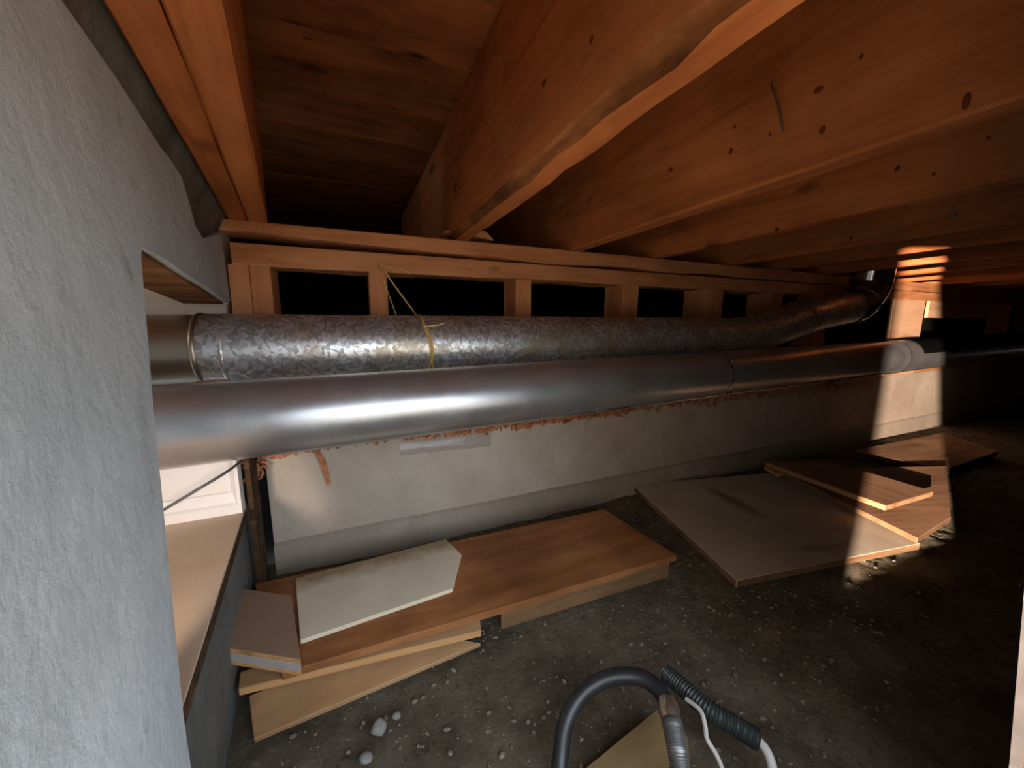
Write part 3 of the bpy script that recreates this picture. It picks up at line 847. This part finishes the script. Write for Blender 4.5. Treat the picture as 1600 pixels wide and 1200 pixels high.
# big beige panel
TB = 0.024
bp_ = slab('beige_panel', [onZ(988, 757, TB), onZ(1214, 738, TB), onZ(1438, 849, TB), onZ(1151, 907, TB)], 0.017, 'beige', edge='darkbatten')
tag(bp_, 'large stained beige panel lying flat on the dirt', 'panel')
def smear(o, p0, p1, wid, col):
    """dark smear with its own shape on a board, from p0 to p1"""
    m = o.data.materials[0].copy(); m.name = 'beige_panel_smeared'; o.data.materials[0] = m; t = m.node_tree
    b = t.nodes['Principled BSDF']; src = b.inputs['Base Color'].links[0].from_socket
    inv = o.matrix_basis.inverted(); a, c = inv @ p0, inv @ p1; d = c - a
    N = lambda ty: t.nodes.new(ty)
    tc, mp, ns, ln, ad, rp, mx = N('ShaderNodeTexCoord'), N('ShaderNodeMapping'), N('ShaderNodeTexNoise'), N('ShaderNodeVectorMath'), N('ShaderNodeMath'), N('ShaderNodeValToRGB'), N('ShaderNodeMix')
    mp.vector_type = 'TEXTURE'
    mp.inputs['Location'].default_value = (a + c) / 2; mp.inputs['Rotation'].default_value = (0, 0, math.atan2(d.y, d.x))
    mp.inputs['Scale'].default_value = (d.length / 2, wid / 2, 1)
    t.links.new(tc.outputs['Object'], mp.inputs[0]); t.links.new(mp.outputs[0], ln.inputs[0]); ln.operation = 'LENGTH'
    ns.inputs['Scale'].default_value = 40; ns.inputs['Detail'].default_value = 5; t.links.new(tc.outputs['Object'], ns.inputs['Vector'])
    ad.operation = 'MULTIPLY_ADD'; ad.inputs[1].default_value = 0.9
    t.links.new(ns.outputs['Fac'], ad.inputs[0]); t.links.new(ln.outputs['Value'], ad.inputs[2])
    e = rp.color_ramp.elements
    e[0].position = 0.5; e[0].color = (0.8, 0.8, 0.8, 1); e[1].position = 1.0; e[1].color = (0, 0, 0, 1)
    dv = N('ShaderNodeMath'); dv.operation = 'MULTIPLY'; dv.inputs[1].default_value = 0.62
    t.links.new(ad.outputs[0], dv.inputs[0]); t.links.new(dv.outputs[0], rp.inputs[0])
    mx.data_type = 'RGBA'; mx.inputs[7].default_value = (*col, 1)
    t.links.new(rp.outputs['Color'], mx.inputs[0]); t.links.new(src, mx.inputs[6]); t.links.new(mx.outputs[2], b.inputs['Base Color'])
smear(bp_, onZ(1095, 756, TB), onZ(1200, 812, TB), 0.055, (0.20, 0.135, 0.085))
smear(bp_, onZ(1240, 860, TB), onZ(1320, 852, TB), 0.03, (0.26, 0.19, 0.13))
# boards in the light
nb = slab('brown_board', [onZ(1214, 733, 0.048), onZ(1480, 728, 0.048), onZ(1486, 808, 0.048), onZ(1434, 841, 0.048)], 0.014, 'brownboard', edge='darkbatten')
tag(nb, 'wide brown board next to the beige panel, under a narrower board', 'board')
mb_ = slab('brown_board', [onZ(1196, 722, 0.082), onZ(1290, 718, 0.082), onZ(1459, 768, 0.082), onZ(1384, 790, 0.082)], 0.015, 'brownboard', edge='paleplank')
tag(mb_, 'pointed brown board with a bright edge on top of the wide brown board', 'board')
qb = slab('brown_board', [onZ(1330, 704, 0.030), onZ(1474, 676, 0.030), onZ(1560, 705, 0.030), onZ(1478, 733, 0.030)], 0.018, 'brownboard', edge='bark')
tag(qb, 'rough brown board against the foot of the foundation wall', 'board')
st = slab('wood_strip', [onZ(1194, 728, 0.062), onZ(1205, 725, 0.062), onZ(1225, 738, 0.062), onZ(1214, 740, 0.062)], 0.012, 'edgeply')
tag(st, 'short splinter of wood at the corner of the beige panel', 'wood scrap')

# ------------------------------------------------------------------ hoses, conduit and cardboard in front
hp = [onZ(868, 1260, 0.012), onZ(875, 1190, 0.03), onZ(884, 1130, 0.055), onZ(908, 1086, 0.075), onZ(948, 1060, 0.09), onZ(995, 1057, 0.098), onZ(1025, 1073, 0.10), onZ(1042, 1098, 0.10)]
hs = empty('black_hose', hp[0]); tag(hs, 'thick black rubber cable arching into a metal fitting', 'cable')
tube('hose_body', spline(hp, 60), 0.0098, 'black', hs, 16)
f0, f1 = hp[-1], onZ(1049, 1126, 0.098)
tube('fitting', straight(f0 - (f1 - f0) * 0.1, f1, 6), lambda t: 0.0105 + 0.0016 * math.sin(math.pi * t), 'brass', hs, 18)
cp = spline([f1, onZ(1055, 1155, 0.092), onZ(1063, 1200, 0.080), onZ(1072, 1260, 0.06), onZ(1085, 1340, 0.02)], 180)
tube('armoured_conduit', cp, lambda t: 0.0105 + 0.0011 * math.sin(t * 2 * math.pi * 44), 'armour', hs, 16)
kp = spline([onZ(1040, 1052, 0.055), onZ(1068, 1075, 0.06), onZ(1105, 1108, 0.06), onZ(1150, 1135, 0.055), onZ(1184, 1156, 0.05)], 150)
kd = empty('ribbed_conduit', kp[-1]); tag(kd, 'dark ribbed flexible conduit with a white cable coming out', 'conduit')
tube('conduit_body', kp, lambda t: 0.0115 + 0.0007 * math.sin(t * 2 * math.pi * 34), 'corrug', kd, 16)
tube('white_cable', spline([kp[-4], onZ(1196, 1170, 0.048), onZ(1206, 1196, 0.040), onZ(1212, 1240, 0.025), onZ(1214, 1290, 0.008)], 24), 0.0052, 'whitewire', kd, 12)
wr = tube('thin_wire', spline([onZ(1072, 1092, 0.072), onZ(1094, 1110, 0.075), onZ(1102, 1135, 0.07), onZ(1105, 1155, 0.06), onZ(1122, 1185, 0.05), onZ(1136, 1230, 0.03), onZ(1140, 1300, 0.006)], 40), 0.0026, 'whitewire', None, 8)
tag(wr, 'thin pale wire looping beside the ribbed conduit', 'wire')
cbp = [onZ(905, 1205, 0.02), onZ(1030, 1106, 0.035), onZ(1075, 1150, 0.035), onZ(1085, 1290, 0.02), onZ(960, 1300, 0.012)]
cbo = slab('wood_scrap', cbp, 0.010, 'scrap', edge='darkbatten')
tag(cbo, 'pointed piece of yellowish scrap board under the metal conduit', 'board')

# ------------------------------------------------------------------ stones
def stone(name, loc, r, seed, mat='stone'):
    bm = bmesh.new(); bmesh.ops.create_icosphere(bm, subdivisions=2, radius=r)
    for v in bm.verts:
        v.co *= 1 + 0.35 * noise.noise(v.co / r * 1.1 + Vector((seed, seed * 2, 0)))
        v.co.z *= 0.65
    return link(name, bm_mesh(name, bm), mat, None, Matrix.Translation(loc), 50)
tag(stone('stone', onZ(592, 1136, 0.004), 0.011, 3), 'pale pebble on the dirt in front of the pine plank', 'stone')
tag(stone('stone', onZ(571, 1184, 0.003), 0.0085, 5), 'long grey pebble on the dirt, smaller than the pale one', 'stone')
tag(stone('stone', onZ(619, 1118, 0.002), 0.006, 9), 'little brown pebble close to the pale one', 'stone')
# loose grit: nobody could count it
bm = bmesh.new()
for _ in range(2600):
    x = random.uniform(-0.15, 2.4) if random.random() < 0.6 else random.uniform(-0.1, 0.9)
    y = random.uniform(0.2, 0.88); r = random.choice((0.0012, 0.0016, 0.002, 0.0026, 0.0036))
    m = Matrix.Translation((x, y, -0.005 + 0.007 * noise.noise(Vector((x, y, 0)) * 7))) @ Matrix.Rotation(random.uniform(0, 6), 4, Vector((random.random(), random.random(), 1)).normalized()) @ Matrix.Diagonal((r * random.uniform(.7, 1.8), r, r * .7, 1))
    bmesh.ops.create_icosphere(bm, subdivisions=1, radius=1.0, matrix=m)
gr = link('gravel', bm_mesh('gravel', bm), 'grit')
tag(gr, 'fine grit and crumbs scattered over the dirt floor', 'gravel', kind='stuff')
